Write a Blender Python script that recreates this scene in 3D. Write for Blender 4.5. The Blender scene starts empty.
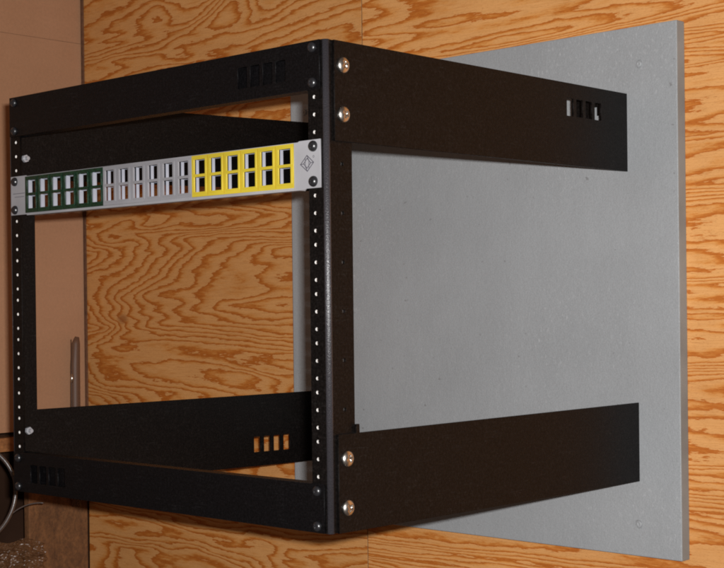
import bpy, bmesh, math, random
from mathutils import Vector, Matrix, Euler
random.seed(7)
S = 0.001                       # all numbers below are millimetres
scn = bpy.context.scene
col = scn.collection

# ------------------------------------------------------------------ materials
def new_mat(name):
    m = bpy.data.materials.new(name); m.use_nodes = True
    nt = m.node_tree; nt.nodes.clear()
    out = nt.nodes.new('ShaderNodeOutputMaterial'); b = nt.nodes.new('ShaderNodeBsdfPrincipled')
    nt.links.new(b.outputs[0], out.inputs[0])
    return m, nt, b
def N(nt, t, **kw):
    n = nt.nodes.new(t)
    for k, v in kw.items(): setattr(n, k, v)
    return n
def lk(nt, a, b): nt.links.new(a, b)
def coords(nt, scale=(1, 1, 1), loc=(0, 0, 0)):
    tc = N(nt, 'ShaderNodeTexCoord'); mp = N(nt, 'ShaderNodeMapping')
    mp.inputs['Scale'].default_value = scale; mp.inputs['Location'].default_value = loc
    lk(nt, tc.outputs['Object'], mp.inputs[0]); return mp.outputs[0]
def noise(nt, vec, scale, detail=4, rough=.5, dist=0.):
    n = N(nt, 'ShaderNodeTexNoise'); n.inputs['Scale'].default_value = scale
    n.inputs['Detail'].default_value = detail; n.inputs['Roughness'].default_value = rough
    n.inputs['Distortion'].default_value = dist
    lk(nt, vec, n.inputs['Vector']); return n.outputs[0]
def math_(nt, op, a, b=None, c=None, clamp=False):
    n = N(nt, 'ShaderNodeMath', operation=op); n.use_clamp = clamp
    for i, v in enumerate((a, b, c)):
        if v is None: continue
        if isinstance(v, (int, float)): n.inputs[i].default_value = v
        else: lk(nt, v, n.inputs[i])
    return n.outputs[0]
def ramp(nt, fac, stops, interp='LINEAR'):
    r = N(nt, 'ShaderNodeValToRGB'); r.color_ramp.interpolation = interp
    e = r.color_ramp.elements
    while len(e) > 1: e.remove(e[0])
    e[0].position = stops[0][0]; e[0].color = (*stops[0][1], 1)
    for p, c in stops[1:]:
        k = e.new(p); k.color = (*c, 1)
    lk(nt, fac, r.inputs[0]); return r.outputs[0]
def bump(nt, h, strength, dist, b, prev=None):
    n = N(nt, 'ShaderNodeBump'); n.inputs['Strength'].default_value = strength
    n.inputs['Distance'].default_value = dist; lk(nt, h, n.inputs['Height'])
    if prev: lk(nt, prev, n.inputs['Normal'])
    if b: lk(nt, n.outputs[0], b.inputs['Normal'])
    return n.outputs[0]
def mixc(nt, fac, a, b, mode='MIX'):
    n = N(nt, 'ShaderNodeMix', data_type='RGBA', blend_type=mode)
    if isinstance(fac, (int, float)): n.inputs[0].default_value = fac
    else: lk(nt, fac, n.inputs[0])
    for i, v in ((6, a), (7, b)):
        if isinstance(v, tuple): n.inputs[i].default_value = (*v, 1)
        else: lk(nt, v, n.inputs[i])
    return n.outputs[2]

def powder(name, c, rough=.5, spec=.5, bs=.35):
    m, nt, b = new_mat(name); v = coords(nt)
    n1 = noise(nt, v, 9, 3, .6); n2 = noise(nt, v, 900, 2, .6)
    lk(nt, ramp(nt, n1, [(.3, tuple(x*.8 for x in c)), (.7, tuple(x*1.25 for x in c))]), b.inputs['Base Color'])
    b.inputs['Specular IOR Level'].default_value = spec
    if c[0] < .012:      # faint dust and rub marks on the black paint
        d1 = noise(nt, v, 45, 6, .8); d2 = noise(nt, coords(nt, (30, 30, 700)), 1, 3, .7)
        cc = ramp(nt, math_(nt, 'MULTIPLY', d1, d2), [(.30, c), (.48, tuple(x+.007 for x in c))])
        sp_ = noise(nt, v, 420, 2, .7)
        cc = mixc(nt, .9, cc, ramp(nt, sp_, [(.35, (.45,)*3), (.6, (1.25,)*3), (.75, (2.6, 2.5, 2.5))]), 'MULTIPLY')
        lk(nt, cc, b.inputs['Base Color'])
    lk(nt, ramp(nt, n2, [(.3, (rough-.1,)*3), (.7, (rough+.12,)*3)]), b.inputs['Roughness'])
    bump(nt, n2, bs, .0004, b)
    return m
M = {}
M['black'] = powder('black_powder_coat', (.0046, .0036, .0033), .45, .14)
M['fold_highlight'] = powder('black_coat_fold_highlight', (.026, .024, .028), .40, .75, 1.)  # paler base paints in the flash highlight along the posts' rounded fold
M['black_front'] = powder('black_paint_bar', (.0030, .0026, .0030), .45, .2)
M['black_screw'] = powder('black_oxide', (.012, .012, .014), .3, .8, .1)
def metal(name, c, rough, bs=.1):
    m, nt, b = new_mat(name); v = coords(nt); n = noise(nt, v, 500, 4, .6)
    b.inputs['Metallic'].default_value = 1
    lk(nt, ramp(nt, n, [(.3, tuple(x*.75 for x in c)), (.7, c)]), b.inputs['Base Color'])
    b.inputs['Roughness'].default_value = rough; bump(nt, n, bs, .0003, b)
    return m
M['zinc'] = metal('zinc_plated_steel', (.72, .69, .64), .3, .3)
M['zinc_dull'] = powder('dull_zinc', (.30, .30, .32), .25, .9, .1)
M['thread'] = powder('hole_wall_glint', (.66, .64, .62), .4, .8, .05)  # pale diffuse colour stands in for the flash glint on the threads
M['grey_panel'] = powder('grey_panel_paint', (.285, .28, .295), .5, .35, .1)
M['port_grey'] = powder('pale_port_plastic', (.34, .36, .42), .45, .5, .1)
M['grey_module'] = powder('grey_module_plastic', (.24, .237, .252), .45, .4, .1)
M['yellow'] = powder('yellow_module_plastic', (.50, .385, .03), .4, .5, .1)
M['green'] = powder('dark_green_module_plastic', (.004, .027, .013), .4, .5, .1)
M['ink'] = powder('dark_ink', (.07, .065, .08), .7, .2, .05)
M['seam'] = powder('module_groove', (.20, .19, .21), .7, .2, .05)
M['yellow_seam'] = powder('yellow_groove', (.38, .22, .012), .6, .2, .05)
M['green_seam'] = powder('green_groove', (.004, .018, .010), .6, .2, .05)

def ply(name, centres, off, kx=2.2, kz=11.0, bands=16, bright=1., wobble=1.7):
    m, nt, b = new_mat(name)
    tc = N(nt, 'ShaderNodeTexCoord'); sp = N(nt, 'ShaderNodeSeparateXYZ'); lk(nt, tc.outputs['Object'], sp.inputs[0])
    x, z = sp.outputs[0], sp.outputs[2]
    def vec(sx, sz, o):
        c = N(nt, 'ShaderNodeCombineXYZ')
        lk(nt, math_(nt, 'MULTIPLY', x, sx), c.inputs[0]); lk(nt, math_(nt, 'MULTIPLY', z, sz), c.inputs[1])
        c.inputs[2].default_value = o; return c.outputs[0]
    base = noise(nt, vec(kx, kz, off), 1., 2.2, .5, .5)
    wob = noise(nt, vec(13, 46, off+3), 1., 3, .6)
    rag = noise(nt, vec(48, 330, off+5), 1., 3, .75)
    h = math_(nt, 'MULTIPLY', base, bands)
    h = math_(nt, 'ADD', h, math_(nt, 'MULTIPLY', wob, wobble))
    h = math_(nt, 'ADD', h, math_(nt, 'MULTIPLY', rag, .8))
    for (cx, cz, rx, rz, amp) in centres:
        dx = math_(nt, 'DIVIDE', math_(nt, 'SUBTRACT', x, cx), rx); dz = math_(nt, 'DIVIDE', math_(nt, 'SUBTRACT', z, cz), rz)
        d = math_(nt, 'ADD', math_(nt, 'MULTIPLY', dx, dx), math_(nt, 'MULTIPLY', dz, dz))
        h = math_(nt, 'ADD', h, math_(nt, 'MULTIPLY', math_(nt, 'POWER', math_(nt, 'ADD', d, .02), .5), amp))
    fr = math_(nt, 'FRACT', h)
    cl = (.62*bright, .308*bright, .108*bright); cm = (.585*bright, .262*bright, .074*bright)
    cd = (.42*bright, .120*bright, .014*bright); ce = (.50*bright, .175*bright, .030*bright)
    c = ramp(nt, fr, [(0., cl), (.30, cl), (.54, cm), (.66, ce), (.80, cd), (.90, cd), (.95, cl), (1., cl)])
    # tone drift and fine fibres
    drift = noise(nt, vec(3, 8, off+9), 1., 3, .6)
    c = mixc(nt, .55, c, ramp(nt, drift, [(.3, (.82, .74, .66)), (.7, (1.12, 1.1, 1.06))]), 'MULTIPLY')
    fib = noise(nt, vec(35, 900, off+11), 1., 4, .75)
    c = mixc(nt, .7, c, ramp(nt, fib, [(.28, (.78, .68, .58)), (.5, (1, 1, 1)), (.75, (1.13, 1.14, 1.14))]), 'MULTIPLY')
    pore = noise(nt, vec(260, 1500, off+17), 1., 2, .6)
    c = mixc(nt, .6, c, ramp(nt, pore, [(.30, (.62, .50, .40)), (.42, (1, 1, 1))]), 'MULTIPLY')
    # small knots
    vo = N(nt, 'ShaderNodeTexVoronoi', feature='F1'); vo.inputs['Scale'].default_value = 1
    lk(nt, vec(4.2, 7.5, off), vo.inputs['Vector'])
    c = mixc(nt, ramp(nt, vo.outputs[0], [(.03, (.75,)*3), (.075, (0, 0, 0))]), c, (.30*bright, .10*bright, .025*bright))
    lk(nt, c, b.inputs['Base Color'])
    b.inputs['Roughness'].default_value = .62; b.inputs['Specular IOR Level'].default_value = .3
    hh = math_(nt, 'ADD', math_(nt, 'MULTIPLY', fib, .6), math_(nt, 'MULTIPLY', fr, -.25))
    bump(nt, hh, .5, .0010, b)
    return m
M['ply_left'] = ply('fir_plywood_flame_grain', [(.03, -.205, .26, .085, 4.2)], 2.3, bright=.93)
M['ply_right'] = ply('fir_plywood_bright', [(.60, -.26, .55, .06, 1.6), (.24, .19, .17, .10, 2.4)], 12.7, .62, 14., 19, 1.06, 1.4)
def edge_ply():
    m, nt, b = new_mat('plywood_edge'); v = coords(nt, (1, 1, 1)); n = noise(nt, v, 60, 4)
    lk(nt, ramp(nt, n, [(.3, (.12, .055, .02)), (.7, (.3, .16, .07))]), b.inputs['Base Color']); b.inputs['Roughness'].default_value = .8
    return m
M['ply_edge'] = edge_ply()

def grey_board():
    m, nt, b = new_mat('grey_painted_board')
    v = coords(nt); v2 = coords(nt, (45, 45, 12))
    n1 = noise(nt, v, 7, 4, .6); n2 = noise(nt, v, 520, 3, .65); n3 = noise(nt, v2, 1, 4, .65); n4 = noise(nt, v, 160, 4, .7)
    c = ramp(nt, n1, [(.3, (.282, .291, .299)), (.7, (.318, .328, .337))])
    c = mixc(nt, .5, c, ramp(nt, n3, [(.3, (.96, .96, .96)), (.7, (1.03, 1.03, 1.03))]), 'MULTIPLY')
    c = mixc(nt, .6, c, ramp(nt, n2, [(.25, (.83, .83, .83)), (.75, (1.14, 1.14, 1.15))]), 'MULTIPLY')
    sc = noise(nt, coords(nt, (330, 1, 150), (3, 0, 1)), 1, 3, .6); big_ = noise(nt, v, 4.5, 2)
    c = mixc(nt, math_(nt, 'MULTIPLY', ramp(nt, sc, [(.58, (0,)*3), (.66, (1,)*3)]), ramp(nt, big_, [(.46, (0,)*3), (.62, (.3,)*3)])), c, (.52, .53, .54))
    du = noise(nt, coords(nt, (90, 1, 110), (8, 0, 4)), 1, 2, .5)
    c = mixc(nt, math_(nt, 'MULTIPLY', ramp(nt, du, [(.70, (0,)*3), (.76, (1,)*3)]), .5), c, (.12, .11, .11))
    lk(nt, c, b.inputs['Base Color'])
    lk(nt, ramp(nt, n4, [(.3, (.34,)*3), (.7, (.58,)*3)]), b.inputs['Roughness'])
    b.inputs['Specular IOR Level'].default_value = .45
    h = math_(nt, 'ADD', math_(nt, 'MULTIPLY', n2, .5), math_(nt, 'ADD', math_(nt, 'MULTIPLY', n3, .5), math_(nt, 'MULTIPLY', n4, .6)))
    bump(nt, h, .5, .0014, b)
    return m
M['grey_board'] = grey_board()
M['void_shade'] = powder('painted_recess_shade', (.040, .019, .011), .9, .1)
def cardboard():
    m, nt, b = new_mat('brown_wallboard'); v = coords(nt, (1, 1, 1)); v2 = coords(nt, (4, 4, 60))
    n1 = noise(nt, v, 3.2, 5, .65); n2 = noise(nt, v, 240, 5, .75); n3 = noise(nt, v2, 1, 3)
    c = ramp(nt, n1, [(.3, (.375, .190, .098)), (.7, (.435, .228, .125))])
    c = mixc(nt, .5, c, ramp(nt, n3, [(.3, (.97, .97, .97)), (.7, (1.02, 1.02, 1.02))]), 'MULTIPLY')
    c = mixc(nt, .5, c, ramp(nt, n2, [(.3, (.8, .8, .8)), (.7, (1.12, 1.12, 1.12))]), 'MULTIPLY')
    lk(nt, c, b.inputs['Base Color']); b.inputs['Roughness'].default_value = .75
    bump(nt, n2, .3, .0008, b); return m
M['wallboard'] = cardboard()
def rough_wood(name, a, d, sx, sz):
    m, nt, b = new_mat(name); v = coords(nt, (sx, sx, sz)); n = noise(nt, v, 1, 6, .7, .4); v2 = coords(nt); n2 = noise(nt, v2, 170, 5, .8)
    c = ramp(nt, n, [(.3, d), (.65, a)])
    c = mixc(nt, .8, c, ramp(nt, n2, [(.3, (.5, .5, .5)), (.7, (1.45, 1.4, 1.3))]), 'MULTIPLY')
    lk(nt, c, b.inputs['Base Color']); b.inputs['Roughness'].default_value = .8
    bump(nt, n2, .6, .002, b); return m
M['stud'] = rough_wood('dusty_brown_timber', (.23, .100, .036), (.09, .036, .013), 34, 14)
M['ledge'] = rough_wood('orange_timber', (.42, .18, .06), (.2, .07, .02), 12, 60)
def clear_plastic(name, tint, rough, alpha, bs=.5):
    m, nt, b = new_mat(name); v = coords(nt); n = noise(nt, v, 70, 4, .7)
    b.inputs['Base Color'].default_value = (*tint, 1); b.inputs['Roughness'].default_value = rough
    b.inputs['Alpha'].default_value = alpha; b.inputs['Specular IOR Level'].default_value = .9
    bump(nt, n, bs, .004, b); return m
M['clear'] = clear_plastic('clear_plastic', (.10, .05, .03), .55, .42, .05)
M['bag'] = clear_plastic('crinkled_plastic', (.20, .095, .042), .30, .62)
M['tubing'] = clear_plastic('grey_tubing', (.060, .043, .037), .3, 1., .08)

# ------------------------------------------------------------------ helpers
def link(o, parent=None):
    col.objects.link(o)
    if parent: o.parent = parent
    return o
def empty(name, label, cat, loc=(0, 0, 0), group=None):
    o = bpy.data.objects.new(name, None); o.location = [c*S for c in loc]; o.empty_display_size = .02
    o['label'] = label; o['category'] = cat
    if group: o['group'] = group
    return link(o)
def tag(o, label, cat, group=None):
    o['label'] = label; o['category'] = cat
    if group: o['group'] = group
    return o
def obj(name, bm, mats, parent=None, smooth=False, origin=None, label=None):
    """links a bmesh given in world millimetres as one mesh object"""
    if origin is None: origin = parent_world(parent)
    bmesh.ops.translate(bm, vec=-Vector(origin), verts=bm.verts)
    bmesh.ops.scale(bm, vec=(S, S, S), verts=bm.verts)
    me = bpy.data.meshes.new(name); bm.to_mesh(me); bm.free()
    for m in (mats if isinstance(mats, (list, tuple)) else [mats]): me.materials.append(m)
    if smooth:
        for p in me.polygons: p.use_smooth = True
    o = bpy.data.objects.new(name, me)
    pw = parent_world(parent); o.location = [(a-b)*S for a, b in zip(origin, pw)]
    if label: o['label'] = label
    return link(o, parent)
def parent_world(p):
    w = Vector((0, 0, 0))
    while p is not None:
        w += Vector(p.location)/S; p = p.parent
    return w
def box(bm, x0, x1, y0, y1, z0, z1, mi=0):
    vs = [bm.verts.new(q) for q in ((x0,y0,z0),(x1,y0,z0),(x1,y1,z0),(x0,y1,z0),(x0,y0,z1),(x1,y0,z1),(x1,y1,z1),(x0,y1,z1))]
    for f in ((0,3,2,1),(4,5,6,7),(0,1,5,4),(1,2,6,5),(2,3,7,6),(3,0,4,7)):
        bm.faces.new([vs[i] for i in f]).material_index = mi
def bevelled_box(bm, x0, x1, y0, y1, z0, z1, r=1., mi=0):
    t = bmesh.new(); box(t, x0, x1, y0, y1, z0, z1, mi)
    bmesh.ops.bevel(t, geom=list(t.edges), offset=r, segments=2, affect='EDGES', profile=.6)
    add(bm, t); t.free()
def add(bm, other, M4=None):
    me = bpy.data.meshes.new('tmp'); other.to_mesh(me)
    if M4 is not None: me.transform(M4)
    bm.from_mesh(me); bpy.data.meshes.remove(me)
def circle(cx, cy, r, n=16, ph=0):
    return [(cx+r*math.cos(2*math.pi*i/n+ph), cy+r*math.sin(2*math.pi*i/n+ph)) for i in range(n)]
def rect(x0, x1, y0, y1): return [(x0,y0),(x1,y0),(x1,y1),(x0,y1)]
def rrect(x0, x1, y0, y1, r, n=4):
    pts = []
    for cx, cy, a in ((x1-r, y1-r, 0), (x0+r, y1-r, 90), (x0+r, y0+r, 180), (x1-r, y0+r, 270)):
        for i in range(n+1):
            t = math.radians(a+90*i/n); pts.append((cx+r*math.cos(t), cy+r*math.sin(t)))
    return pts
def plate(outer, holes, t0, t1, plane='XZ', hole_mi=0, bev=0.25, mi=0):
    """flat sheet with real openings; outer/holes in the plane, t0..t1 its thickness span; returns a bmesh in mm"""
    cu = bpy.data.curves.new('tmp', 'CURVE'); cu.dimensions = '2D'; cu.fill_mode = 'BOTH'
    K = .01                      # curve fill is steadier near unit size
    bev = min(bev, (t1-t0)*.3)
    cu.extrude = ((t1-t0)/2-bev)*K; cu.bevel_depth = bev*K; cu.offset = -bev*K; cu.bevel_resolution = 1
    for loop in [outer]+holes:
        sp = cu.splines.new('POLY'); sp.points.add(len(loop)-1); sp.use_cyclic_u = True
        for i, (a, b) in enumerate(loop): sp.points[i].co = (a*K, b*K, 0, 1)
    o = bpy.data.objects.new('tmp', cu); col.objects.link(o)
    dg = bpy.context.evaluated_depsgraph_get(); dg.update()
    me = bpy.data.meshes.new_from_object(o.evaluated_get(dg))
    bm = bmesh.new(); bm.from_mesh(me)
    bpy.data.objects.remove(o); bpy.data.curves.remove(cu); bpy.data.meshes.remove(me)
    bmesh.ops.remove_doubles(bm, verts=bm.verts, dist=1e-6)
    bx = [(min(p[0] for p in h)-.5, max(p[0] for p in h)+.5, min(p[1] for p in h)-.5, max(p[1] for p in h)+.5) for h in holes]
    for f in bm.faces:
        f.material_index = mi
        f.normal_update()
        if hole_mi != mi and abs(f.normal.z) < .8:
            c = f.calc_center_median()/K
            if any(a < c.x < b and d < c.y < e for a, b, d, e in bx): f.material_index = hole_mi
    tm = (t0+t1)/2
    for v in bm.verts:
        a, b, c = v.co/K
        if plane == 'XZ': v.co = (a, tm-c, b)
        else: v.co = (tm+c, a, b)          # 'YZ': a is Y, b is Z, thickness along X
    bmesh.ops.recalc_face_normals(bm, faces=bm.faces)
    return bm
def tube(bm, pts, r, n=10, mi=0, closed=False):
    pts = [Vector(p) for p in pts]; rings = []; L = len(pts); up = None
    for i, q in enumerate(pts):
        t = (pts[(i+1) % L]-pts[i-1]) if closed else (pts[min(i+1, L-1)]-pts[max(i-1, 0)])
        t.normalize()
        if up is None: up = t.orthogonal().normalized()
        up = (up-t*up.dot(t)).normalized(); s = t.cross(up)
        rr = r[i] if isinstance(r, (list, tuple)) else r
        rings.append([bm.verts.new(q+(up*math.cos(2*math.pi*k/n)+s*math.sin(2*math.pi*k/n))*rr) for k in range(n)])
    for i in range(L if closed else L-1):
        A, B = rings[i], rings[(i+1) % L]
        for k in range(n):
            f = bm.faces.new((A[k], A[(k+1) % n], B[(k+1) % n], B[k])); f.smooth = True; f.material_index = mi
    if not closed:
        bm.faces.new(rings[0][::-1]); bm.faces.new(rings[-1])
def dome_screw(R, H, recess=True, rot=0., cross=1.0, depth=1.6, nr=16, na=48):
    """domed head with a cross recess, axis along +Z, base at z=0"""
    bm = bmesh.new(); rings = []
    cr, sr = math.cos(rot), math.sin(rot)
    def hz(x, y, r):
        z = H*math.sqrt(max(0, 1-(r/R)**2)**1.1)
        if recess:
            u, v = x*cr+y*sr, -x*sr+y*cr
            L, w = R*.52, cross
            ins = max(0, min(1, min((L-abs(u))/.5, (w-abs(v))/.35)), min(1, min((L-abs(v))/.5, (w-abs(u))/.35)))
            z -= depth*ins*(1-r/(R*.8))
        return z
    c = bm.verts.new((0, 0, hz(0, 0, 0)))
    for i in range(1, nr+1):
        r = R*math.sin(math.pi/2*i/nr)
        rings.append([bm.verts.new((r*math.cos(2*math.pi*k/na), r*math.sin(2*math.pi*k/na), hz(r*math.cos(2*math.pi*k/na), r*math.sin(2*math.pi*k/na), r)+(.5 if i < nr else .5))) for k in range(na)])
    rings.append([bm.verts.new((R*math.cos(2*math.pi*k/na), R*math.sin(2*math.pi*k/na), -.2)) for k in range(na)])
    c.co.z += .5
    for k in range(na): bm.faces.new((c, rings[0][k], rings[0][(k+1) % na]))
    for i in range(len(rings)-1):
        for k in range(na): bm.faces.new((rings[i][k], rings[i+1][k], rings[i+1][(k+1) % na], rings[i][(k+1) % na]))
    for f in bm.faces: f.smooth = True
    return bm
def screw_obj(name, bm, mat, parent, pos, axis):
    rot = {'-Y': Euler((math.pi/2, 0, 0)), '+X': Euler((0, math.pi/2, 0)), '-X': Euler((0, -math.pi/2, 0))}[axis].to_matrix().to_4x4()
    b2 = bmesh.new(); add(b2, bm, Matrix.Translation(Vector(pos)) @ rot); bm.free()
    return obj(name, b2, mat, parent, origin=pos)

U = 44.45
WALL = 517.
# ------------------------------------------------------------------ rack
rack = empty('wall_rack', 'open black steel wall mount rack frame bolted to the grey board', 'rack', (241.3, 0, -10*U))
holes_z = [-(U*k+o) for k in range(1, 9) for o in (6.35, 22.225, 38.1)]
bar_holes = [-6.35, -38.1, -9*U-6.35, -9*U-38.1]

def post(side):
    # right-hand version, mirrored about the centre for the left one
    x_in, x_out, rad, th = 466., 488.6, 4.6, 2.4
    bm = bmesh.new()
    hx = 473.85
    fl = plate(rect(x_in, x_out-rad, -10*U, 0), [circle(hx, z, 1.65, 14) for z in holes_z], 0, th-.1, 'XZ', 1, .15)
    add(bm, fl); fl.free()
    sf = plate(rect(rad, 33.5, -10*U+.3, -.3), [circle(20, -U*(k+.5), 2.0, 12) for k in (range(2, 8) if side > 0 else ())], x_out-th, x_out, 'YZ', 0, .2)
    add(bm, sf); sf.free()
    n = 8; cx, cy = x_out-rad, rad          # rounded fold
    prof = [(cx+rad*math.sin(a), cy-rad*math.cos(a)) for a in [math.pi/2*i/n for i in range(n+1)]]
    prof += [(cx+(rad-th)*math.sin(a), cy-(rad-th)*math.cos(a)) for a in [math.pi/2*i/n for i in range(n, -1, -1)]]
    lo = [bm.verts.new((x, y, -10*U)) for x, y in prof]; hi = [bm.verts.new((x, y, 0)) for x, y in prof]
    L = len(prof)
    for i in range(L):
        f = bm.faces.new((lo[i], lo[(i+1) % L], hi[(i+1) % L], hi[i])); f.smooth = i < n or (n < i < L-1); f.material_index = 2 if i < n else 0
    for i in range(n):
        bm.faces.new((lo[i+1], lo[i], lo[L-1-i], lo[L-2-i])); bm.faces.new((hi[i], hi[i+1], hi[L-2-i], hi[L-1-i]))
    if side < 0:
        for v in bm.verts: v.co.x = 482.6-v.co.x
    bmesh.ops.recalc_face_normals(bm, faces=bm.faces)
    x0 = 477 if side > 0 else 5.6
    return obj('post', bm, [M['black'], M['thread'], M['fold_highlight']], rack, origin=(x0, 15, -10*U),
               label='right upright post with a rounded corner, its highlight painted in' if side > 0 else 'left upright post')
post(1); post(-1)

def slot_rects(a0, w, pitch, z0, z1): return [rect(a0+pitch*i, a0+pitch*i+w, z0, z1) for i in range(4)]
def cross_bar(z_top, slots, label):
    hs = slots+[circle(x, z_top-o, 3.2, 14) for x in (8.75, 473.85) for o in (6.35, 38.1)]
    bm = plate(rect(0, 482.6, z_top-U+.3, z_top-.1), hs, -2.2, -.1, 'XZ', 0, .2)
    t = bmesh.new(); box(t, 18, 464, .1, 12, z_top-2.2, z_top-.3); box(t, 18, 464, .1, 12, z_top-U+.5, z_top-U+2.4); box(t, 1, 481.6, 12.1, 13.5, z_top-U+.5, z_top-.3)  # folded lips and the channel's back web
    add(bm, t); t.free()
    return obj('cross_bar', bm, M['black_front'], rack, origin=(241.3, 0, z_top-U), label=label)
cross_bar(0, slot_rects(376, 12.5, 17, -33, -13), 'top cross bar with four cable slots near its right end')
cross_bar(-9*U, slot_rects(32, 12.5, 17, -9*U-33, -9*U-13), 'bottom cross bar with four cable slots near its left end')

def side_bracket(x0, outer, slots, dx, dz0, dz1, label, flange_x, fz0, fz1, extra=None):
    bm = plate(outer, slots, x0-1.3, x0+1.3, 'YZ', 0, .2)
    Hh = max(p[1] for p in outer); Lh = min(p[1] for p in outer)
    def warp(bm):
        for v in bm.verts:
            t = max(0, (v.co.y-8)/492.); s = (v.co.z-Lh)/(Hh-Lh)
            v.co.x += dx*t; v.co.z += (dz0*(1-s)+dz1*s)*t
    warp(bm)
    fl = plate(rect(min(flange_x), max(flange_x), fz0, fz1), [circle(sum(flange_x)/2, fz0+20, 4), circle(sum(flange_x)/2, fz1-20, 4)], 497.2, 499.6, 'XZ', 0, .2)
    add(bm, fl); fl.free()
    if extra: add(bm, extra); extra.free()
    return obj('side_bracket', bm, M['black'], rack, origin=(x0, 250, Lh), label=label)
slY = lambda z0, z1: slot_rects(378.5, 12.6, 18.2, z0, z1)
tab = plate([(422.3, 3), (457, 3), (457, -23), (452, -23), (452, -13), (445.6, -13), (445.6, -38), (422.3, -38)], [], 496.9, 498.5, 'XZ', 0, .2)
t2 = bmesh.new(); box(t2, 457.1, 463.9, 497.0, 498.4, -12, -3.2); add(tab, t2); t2.free()
side_bracket(489.9, [(8.5, -91), (500, -91), (500, -.4), (8.5, -.4)], slY(-36.5, -17), -1, 1, -1, 'upper right side bracket with four cable slots', (464, 486), -83, -3, tab)
side_bracket(489.9, [(8.5, -10*U), (500, -10*U), (500, -355.5), (36.4, -355.5), (36.2, -347.5), (32, -347.5), (31.9, -355.5), (8.5, -355.5)],
             [], 10.5, 2.2, 2.6, 'lower right side bracket without slots', (475, 497), -440, -356)
side_bracket(-7.4, [(8.5, -90), (500, -90), (500, .0), (8.5, .0)], [], 21, 8, 11, 'upper left side bracket', (14, 36), -80, 6)
side_bracket(-7.4, [(8.5, -10*U), (500, -10*U), (500, -354.5), (8.5, -354.5)], slY(-10*U+17.5, -10*U+37), 5, -6.5, -.8, 'lower left side bracket with four cable slots', (-1, 21), -449, -357)

# zinc carriage bolts on the sides, their nuts inside the left post
rots = [.5, 1.1, .2, .9]
for i, k in enumerate((0, 1, 8, 9)):
    screw_obj('bolt', dome_screw(7.3, 3.6, True, rots[i], 1.25, 2.2), M['zinc'], rack, (491.2, 20, -U*(k+.5)), '+X')
    screw_obj('bolt', dome_screw(7.3, 3.6, True, rots[-i], 1.25, 2.2), M['zinc'], rack, (-8.7, 20, -U*(k+.5)), '-X')
def nut(x, y, z, sgn):
    bm = bmesh.new(); n = 6
    for r, a, b, m in ((4.4, 0, 3.2, 6), (2.2, 3.2, 7.5, 14)):
        A = [bm.verts.new((x+sgn*a, y+r*math.cos(2*math.pi*i/m+.3), z+r*math.sin(2*math.pi*i/m+.3))) for i in range(m)]
        B = [bm.verts.new((x+sgn*b, y+r*math.cos(2*math.pi*i/m+.3), z+r*math.sin(2*math.pi*i/m+.3))) for i in range(m)]
        for i in range(m): bm.faces.new((A[i], A[(i+1) % m], B[(i+1) % m], B[i]))
        bm.faces.new(A[::-1]); bm.faces.new(B)
    bmesh.ops.recalc_face_normals(bm, faces=bm.faces)
    return obj('nut', bm, M['zinc_dull'], rack, origin=(x, y, z))
for k in (0, 1, 8, 9):
    nut(-3.4, 20, -U*(k+.5), 1); nut(486.0, 20, -U*(k+.5), -1)
for z in bar_holes:
    for x in (8.75, 473.85):
        screw_obj('screw', dome_screw(4.6, 2.8, True, random.random()*3, .8, 1.2, 10, 28), M['black_screw'], rack, (x, -2.4, z), '-Y')

# ------------------------------------------------------------------ patch panel
pp = empty('patch_panel', 'grey rack panel with green, grey and yellow blocks of open ports', 'patch panel', (241.3, -1, -3*U))
P0, PITCH = 33.5, 23.35
rows = [(-109.2, -95.0), (-126.6, -112.0)]
opens = [rrect(P0+PITCH*i, P0+PITCH*i+(14.4 if 6 <= i < 12 else 15.6), z0, z1, .5, 2) for i in range(18) for z0, z1 in rows]
face_outer = [(.4, -132.9), (.4, -89.3), (30, -89.3), (31, -90.2), (454, -90.2), (456, -89.3), (482.2, -89.3), (482.2, -132.9), (464, -132.9), (463, -134.0), (31, -134.0), (30, -132.9)]
big = [rect(P0-3.0+PITCH*i, P0+PITCH*i+18.4, -127.6, -94.0) for i in range(18)]
fh = big+[circle(x, -2*U-o, 3.2, 14) for x in (8.75, 473.85) for o in (6.35, 38.1)]
bm = plate(face_outer, fh, -1.8, -.2, 'XZ', 0, .2)
t = bmesh.new(); box(t, 32, 453, -.1, 9, -92.0, -90.5); box(t, 32, 453, -.1, 9, -133.8, -132.3); add(bm, t); t.free()
obj('faceplate', bm, M['grey_panel'], pp, origin=(241.3, -1, -3*U))
def module(i0, mat, seam, label, z0=-131.4, z1=-90.9, rim=1.0):
    xs = P0+PITCH*i0-4.1; xe = xs+PITCH*6-.35
    bm = plate(rect(xs, xe, z0, z1), [opens[(i0+i)*2+r] for i in range(6) for r in (0, 1)], -2.9, -1.85, 'XZ', 0, .2)
    for i in range(i0, i0+6):
        for (a, b) in rows:
            x = P0+PITCH*i
            r_ = plate(rrect(x-1.9, x+17.5, a-1.6, b+1.6, 1., 2), [rrect(x-.05, x+(14.45 if i0 == 6 else 15.65), a-.05, b+.05, .5, 2)], -3.5, -2.92, 'XZ', 0, .2)
            add(bm, r_); r_.free()
    for i in range(i0, i0+6):                     # groove lines between neighbouring ports
        if i == i0: continue
        box(bm, P0+PITCH*i-4.2, P0+PITCH*i-3.7, -3.1, -2.95, z0+1, z1-1, 1)
    return obj('port_block', bm, [mat, seam], pp, origin=((xs+xe)/2, -2, (z0+z1)/2), label=label)
module(0, M['green'], M['green_seam'], 'dark green port block')
module(6, M['grey_module'], M['seam'], 'grey port block')
module(12, M['yellow'], M['yellow_seam'], 'yellow port block')
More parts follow.
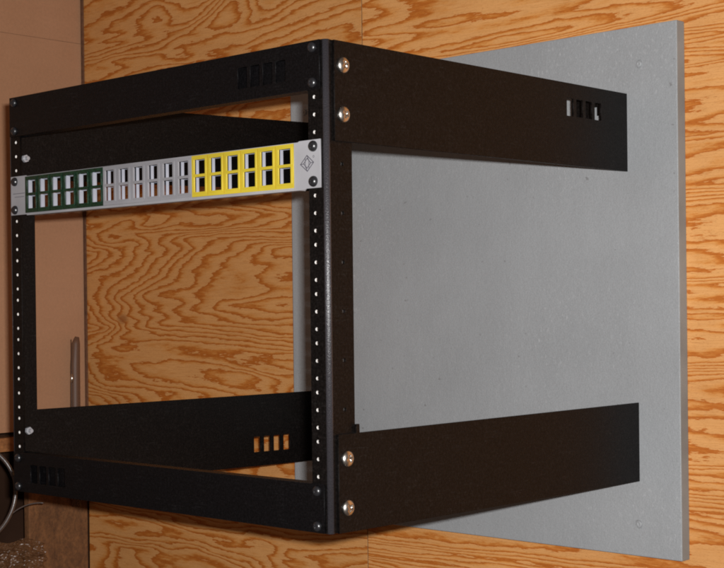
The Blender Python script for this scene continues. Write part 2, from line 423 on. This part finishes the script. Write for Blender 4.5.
# one pale snap-in cage behind each opening
def cage(y0, y1, top):
    c = bmesh.new()
    box(c, -.9, .1, y0, y1, -7.2, 7.2); box(c, 15.6, 16.5, y0, y1, -7.2, 7.2)
    box(c, .1, 15.6, y1-top, y1, 6.3 if top > 1 else 6.9, 7.3)
    return c
proto = {}
for i in range(18):
    for (a, b) in rows:
        pos = (P0+PITCH*i, 0, (a+b)/2); kind_ = 'deep' if i < 6 else 'mid' if i < 12 else 'flat'
        if kind_ not in proto:
            ch = cage(-.8, 3.9, 1.6) if kind_ == 'deep' else cage(.9, 4.2, .6) if kind_ == 'mid' else cage(-.1, 3.0, .6)
            b2 = bmesh.new(); add(b2, ch, Matrix.Translation(Vector(pos))); ch.free()
            proto[kind_] = obj('port_cage', b2, M['port_grey'], pp, origin=pos)
        else:
            c = proto[kind_].copy(); col.objects.link(c); c.parent = pp
            w = parent_world(pp); c.location = [(p-q)*S for p, q in zip(pos, w)]
for x in (8.75, 473.85):
    for o in (6.35, 38.1):
        screw_obj('screw', dome_screw(5.0, 4.0, True, random.random()*3, .8, 1.2, 10, 28), M['black_screw'], pp, (x, -1.9, -2*U-o), '-Y')
# diamond emblem and printed lines
def stroke(bm, a, b, w, y=-1.95):
    a = Vector((a[0], 0, a[1])); b = Vector((b[0], 0, b[1])); d = (b-a).normalized(); n = Vector((-d.z, 0, d.x))*w/2
    q = [a-n-d*w/2, b-n+d*w/2, b+n+d*w/2, a+n-d*w/2]
    vs = [bm.verts.new((p.x, y, p.z)) for p in q]; f = bm.faces.new(vs)
    f.normal_update()
    if f.normal.y > 0: f.normal_flip()
bm = bmesh.new(); cx, cz = 465.8, -110.2
o_ = [(cx, cz+7.2), (cx+8.2, cz+.4), (cx+.3, cz-7.2), (cx-8.2, cz-.6)]
i_ = [(cx+.2, cz+4.6), (cx+4.6, cz+.2), (cx, cz-4.4), (cx-4.2, cz-.2)]
lay = 0
for L_ in (o_, i_):
    for k in range(4): stroke(bm, L_[k], L_[(k+1) % 4], .8, -1.95-.01*lay); lay += 1
for k, (a, b) in enumerate((((cx-2.2, cz+5.2), (cx-2.2, cz-2.2)), ((cx+2.4, cz+2.4), (cx+2.4, cz-5.2)), (o_[0], (cx+2.4, cz+2.4)), (o_[2], (cx-2.2, cz-2.2)), ((cx-8.2, cz-.6), i_[3]), (o_[1], i_[1]))):
    stroke(bm, a, b, .65, -2.05-.01*k)
ring = circle(cx+8.4, cz+5.6, .9, 8)
for k in range(8): stroke(bm, ring[k], ring[(k+1) % 8], .35, -2.15-.01*k)
obj('emblem', bm, M['ink'], pp, origin=(cx, -1.95, cz))
bm = bmesh.new(); stroke(bm, (5, -108.8), (27, -108.8), .55); stroke(bm, (8, -112.6), (26, -112.6), .5, -1.96)
obj('printed_line', bm, M['ink'], pp, origin=(16, -1.95, -110.6))

# ------------------------------------------------------------------ backboard
bm = bmesh.new(); bevelled_box(bm, -47.5, 554, 500, WALL-.3, -527.5, 73.5, 1.2)
for f in bm.faces:
    f.normal_update()
    if f.normal.x > .9: f.material_index = 1
M['grey_edge'] = powder('grey_painted_edge', (.235, .25, .25), .6, .3, .8)
board = obj('backboard', bm, [M['grey_board'], M['grey_edge']], None, origin=(253, 508, -527.5))
tag(board, 'square grey painted plywood board that the black rack is fixed to', 'board')
def sunk_screw(x, z, r, nm='screw'):
    b = bmesh.new(); tube(b, [(x+r*math.cos(a), 499.9, z+r*math.sin(a)) for a in [2*math.pi*i/20 for i in range(20)]], .55, 6, 0, True)
    d = dome_screw(r*.86, .9, True, .6, .7, .9, 8, 24)
    add(b, d, Matrix.Translation((x, 499.9, z)) @ Euler((math.pi/2, 0, 0)).to_matrix().to_4x4()); d.free()
    return obj(nm, b, M['grey_board'], board, origin=(x, 499.9, z))
sunk_screw(506, 30.5, 4.4); sunk_screw(500, -491, 4.6); sunk_screw(-20, 30, 4.4)
# ------------------------------------------------------------------ plywood
def sheet(name, x0, x1, z0, z1, mat, label):
    b = bmesh.new(); bevelled_box(b, x0, x1, WALL, WALL+18, z0, z1, .9)
    for f in b.faces:
        if f.normal.y > -.5 : f.material_index = 1
    o = obj(name, b, [mat, M['ply_edge']], None, origin=(0, WALL, 0)); return tag(o, label, 'plywood')
b = sheet('plywood_sheet', -541, 72.3, -1100, 700, M['ply_left'], 'left plywood sheet with swirling flame grain behind the rack opening')
b2 = sheet('plywood_sheet', 73.1, 1400, -1100, 700, M['ply_right'], 'right plywood sheet with bright straight grain beyond the grey board')

# ------------------------------------------------------------------ left corner
def struct(name, bm, mat, origin=(0, 0, 0)):
    o = obj(name, bm, mat, None, origin=origin); o['kind'] = 'structure'; return o
XW = -543.5
bm = bmesh.new()
box(bm, XW-12, XW, -500, 515.5, -432, 197.6); box(bm, XW-12, XW-.6, -500, 515.5, 198.2, 900)
box(bm, XW+.1, -538.8, 513.5, 516.9, -432, 900, 1)  # added dark strip, colours in the shade of the corner gap
M['gap_shade'] = rough_wood('brown_gap_shade', (.16, .07, .035), (.09, .038, .018), 30, 8)
struct('side_wall', bm, [M['wallboard'], M['gap_shade']], (XW, 0, -432))
bm = bmesh.new(); box(bm, XW-160, XW-150, -500, 560, -1100, 900); box(bm, XW-160, -530, 545, 556, -1100, 900)  # dark sheets whose colour stands in for the shade inside the recess
struct('recess_shade_sheet', bm, M['void_shade'], (XW, 540, -1100))
tr = empty('wooden_ledge', 'orange timber ledge along the bottom of the brown wall board', 'ledge', (XW, 0, -445))
bm = bmesh.new(); bevelled_box(bm, XW-40, XW+3, -500, 503, -462, -440, 2); obj('rail', bm, M['ledge'], tr)
bm = bmesh.new(); bevelled_box(bm, XW-12, XW+2, 398, 515, -1100, -470, 2)
tag(obj('timber_post', bm, M['stud'], None, origin=(XW, 450, -1100)), 'dusty brown timber upright in the lower left corner beside the plywood', 'timber')
# clear plastic tube standing in the corner
bm = bmesh.new()
tube(bm, [(-534, 486, -560), (-534, 486, -420), (-533.6, 486.5, -330), (-533, 488, -295), (-532, 490, -284)], [8.5, 8.5, 8.2, 7, 3.5], 20)
tube(bm, [(-528, 475, -560), (-528.5, 475, -370), (-529, 475.5, -288)], 1.0, 8)
ptube = tag(obj('plastic_tube', bm, M['clear'], None, origin=(-538, 478, -560)), 'clear plastic tube standing in the corner at the left plywood edge', 'plastic tube')
b3 = bmesh.new(); tube(b3, [(-526.2, 474.5, -358), (-525.8, 474, -351), (-526.2, 474.5, -344)], [1.4, 3.0, 1.2], 10); obj('tube_glint', b3, M['zinc'], ptube, origin=(-526, 474, -351))  # added metal swelling, stands in for a glint on the tube
# coil of grey tubing
def coil(centre, nrm, r, rr, a0=0., a1=360., n=72, mat='tubing'):
    c = Vector(centre); w = Vector(nrm).normalized(); u = Vector((0, 0, 1)).cross(w).normalized(); v = w.cross(u)
    b = bmesh.new(); pts = []
    for i in range(n+1):
        a = math.radians(a0+(a1-a0)*i/n)
        pts.append(c+u*math.cos(a)*r*(1+.03*math.sin(2*a))+v*math.sin(a)*r+w*4*math.sin(a*.5))
    tube(b, pts, rr, 12); return b
VIEW = (.70, -.71, .08)
coil_t = empty('tubing_coil', 'grey glossy loop of tubing hanging at the lower left edge', 'tubing', (-480, 190, -600))
obj('loop', coil((-364.6, 165, -495), VIEW, 72, 3.0, 20, 385), M['tubing'], coil_t)
obj('loose_end', coil((-386, 308, -590), VIEW, 66, 1.0, 85, 172, 30), M['tubing'], coil_t)
# crumpled plastic with glints
bm = bmesh.new(); nx, nz = 90, 90
from mathutils import noise as mn
grid = []
for j in range(nz):
    for i in range(nx):
        u, v = i/(nx-1), j/(nz-1)
        y = 190+u*230; z = -700+v*(150-62*u+6*math.sin(u*7)+4*math.sin(u*17))
        d = mn.fractal(Vector((u*13, v*11, 3)), .8, 2., 5)*9
        grid.append(bm.verts.new((XW+14+d, y, z+mn.noise(Vector((u*5, v*5, 9)))*10)))
for j in range(nz-1):
    for i in range(nx-1):
        bm.faces.new((grid[j*nx+i], grid[j*nx+i+1], grid[(j+1)*nx+i+1], grid[(j+1)*nx+i]))
tag(obj('plastic_bag', bm, M['bag'], None, origin=(XW, 300, -700)), 'crumpled clear plastic bag with bright glints at the bottom left corner', 'bag')

# ------------------------------------------------------------------ camera
CAM = Vector((1374.28, -947.58, -240.71))*S
ROT = Euler((1.565788634439003, 0.011661952556924093, 0.7814957952449969))
cam = bpy.data.cameras.new('camera'); co = bpy.data.objects.new('camera', cam); col.objects.link(co)
co.location = CAM; co.rotation_euler = ROT
cam.sensor_width = 36; cam.lens = 1447.34/724*36; cam.shift_x = (362-285.35)/724; cam.shift_y = (315.06-284)/724
cam.clip_start = .05; cam.clip_end = 50
scn.camera = co
# ------------------------------------------------------------------ light: the camera's own flash, a little above and right of the lens, and weak warm room light
mw = ROT.to_matrix()
fl = bpy.data.lights.new('flash', 'AREA'); fl.shape = 'RECTANGLE'; fl.size = .022; fl.size_y = .014; fl.energy = 33.0; fl.color = (1, .99, .98)
fo = bpy.data.objects.new('flash', fl); col.objects.link(fo)
fo.location = CAM + mw @ Vector((.0235, .0265, 0)); fo.rotation_euler = ROT
# the flash is aimed along the picture's centre
tgt = Vector((.36, .35, -.20)); fo.rotation_euler = (tgt-fo.location).to_track_quat('-Z', 'Y').to_euler()
w = bpy.data.worlds.new('World'); scn.world = w; w.use_nodes = True
bg = w.node_tree.nodes['Background']; bg.inputs[0].default_value = (1., .70, .54, 1); bg.inputs[1].default_value = .075
scn.view_settings.view_transform = 'Standard'; scn.view_settings.look = 'None'
scn.view_settings.exposure = 0; scn.view_settings.gamma = 1
scn.render.engine = 'CYCLES'
scn.cycles.filter_width = 2.0
scn.render.resolution_x = 1024; scn.render.resolution_y = 803
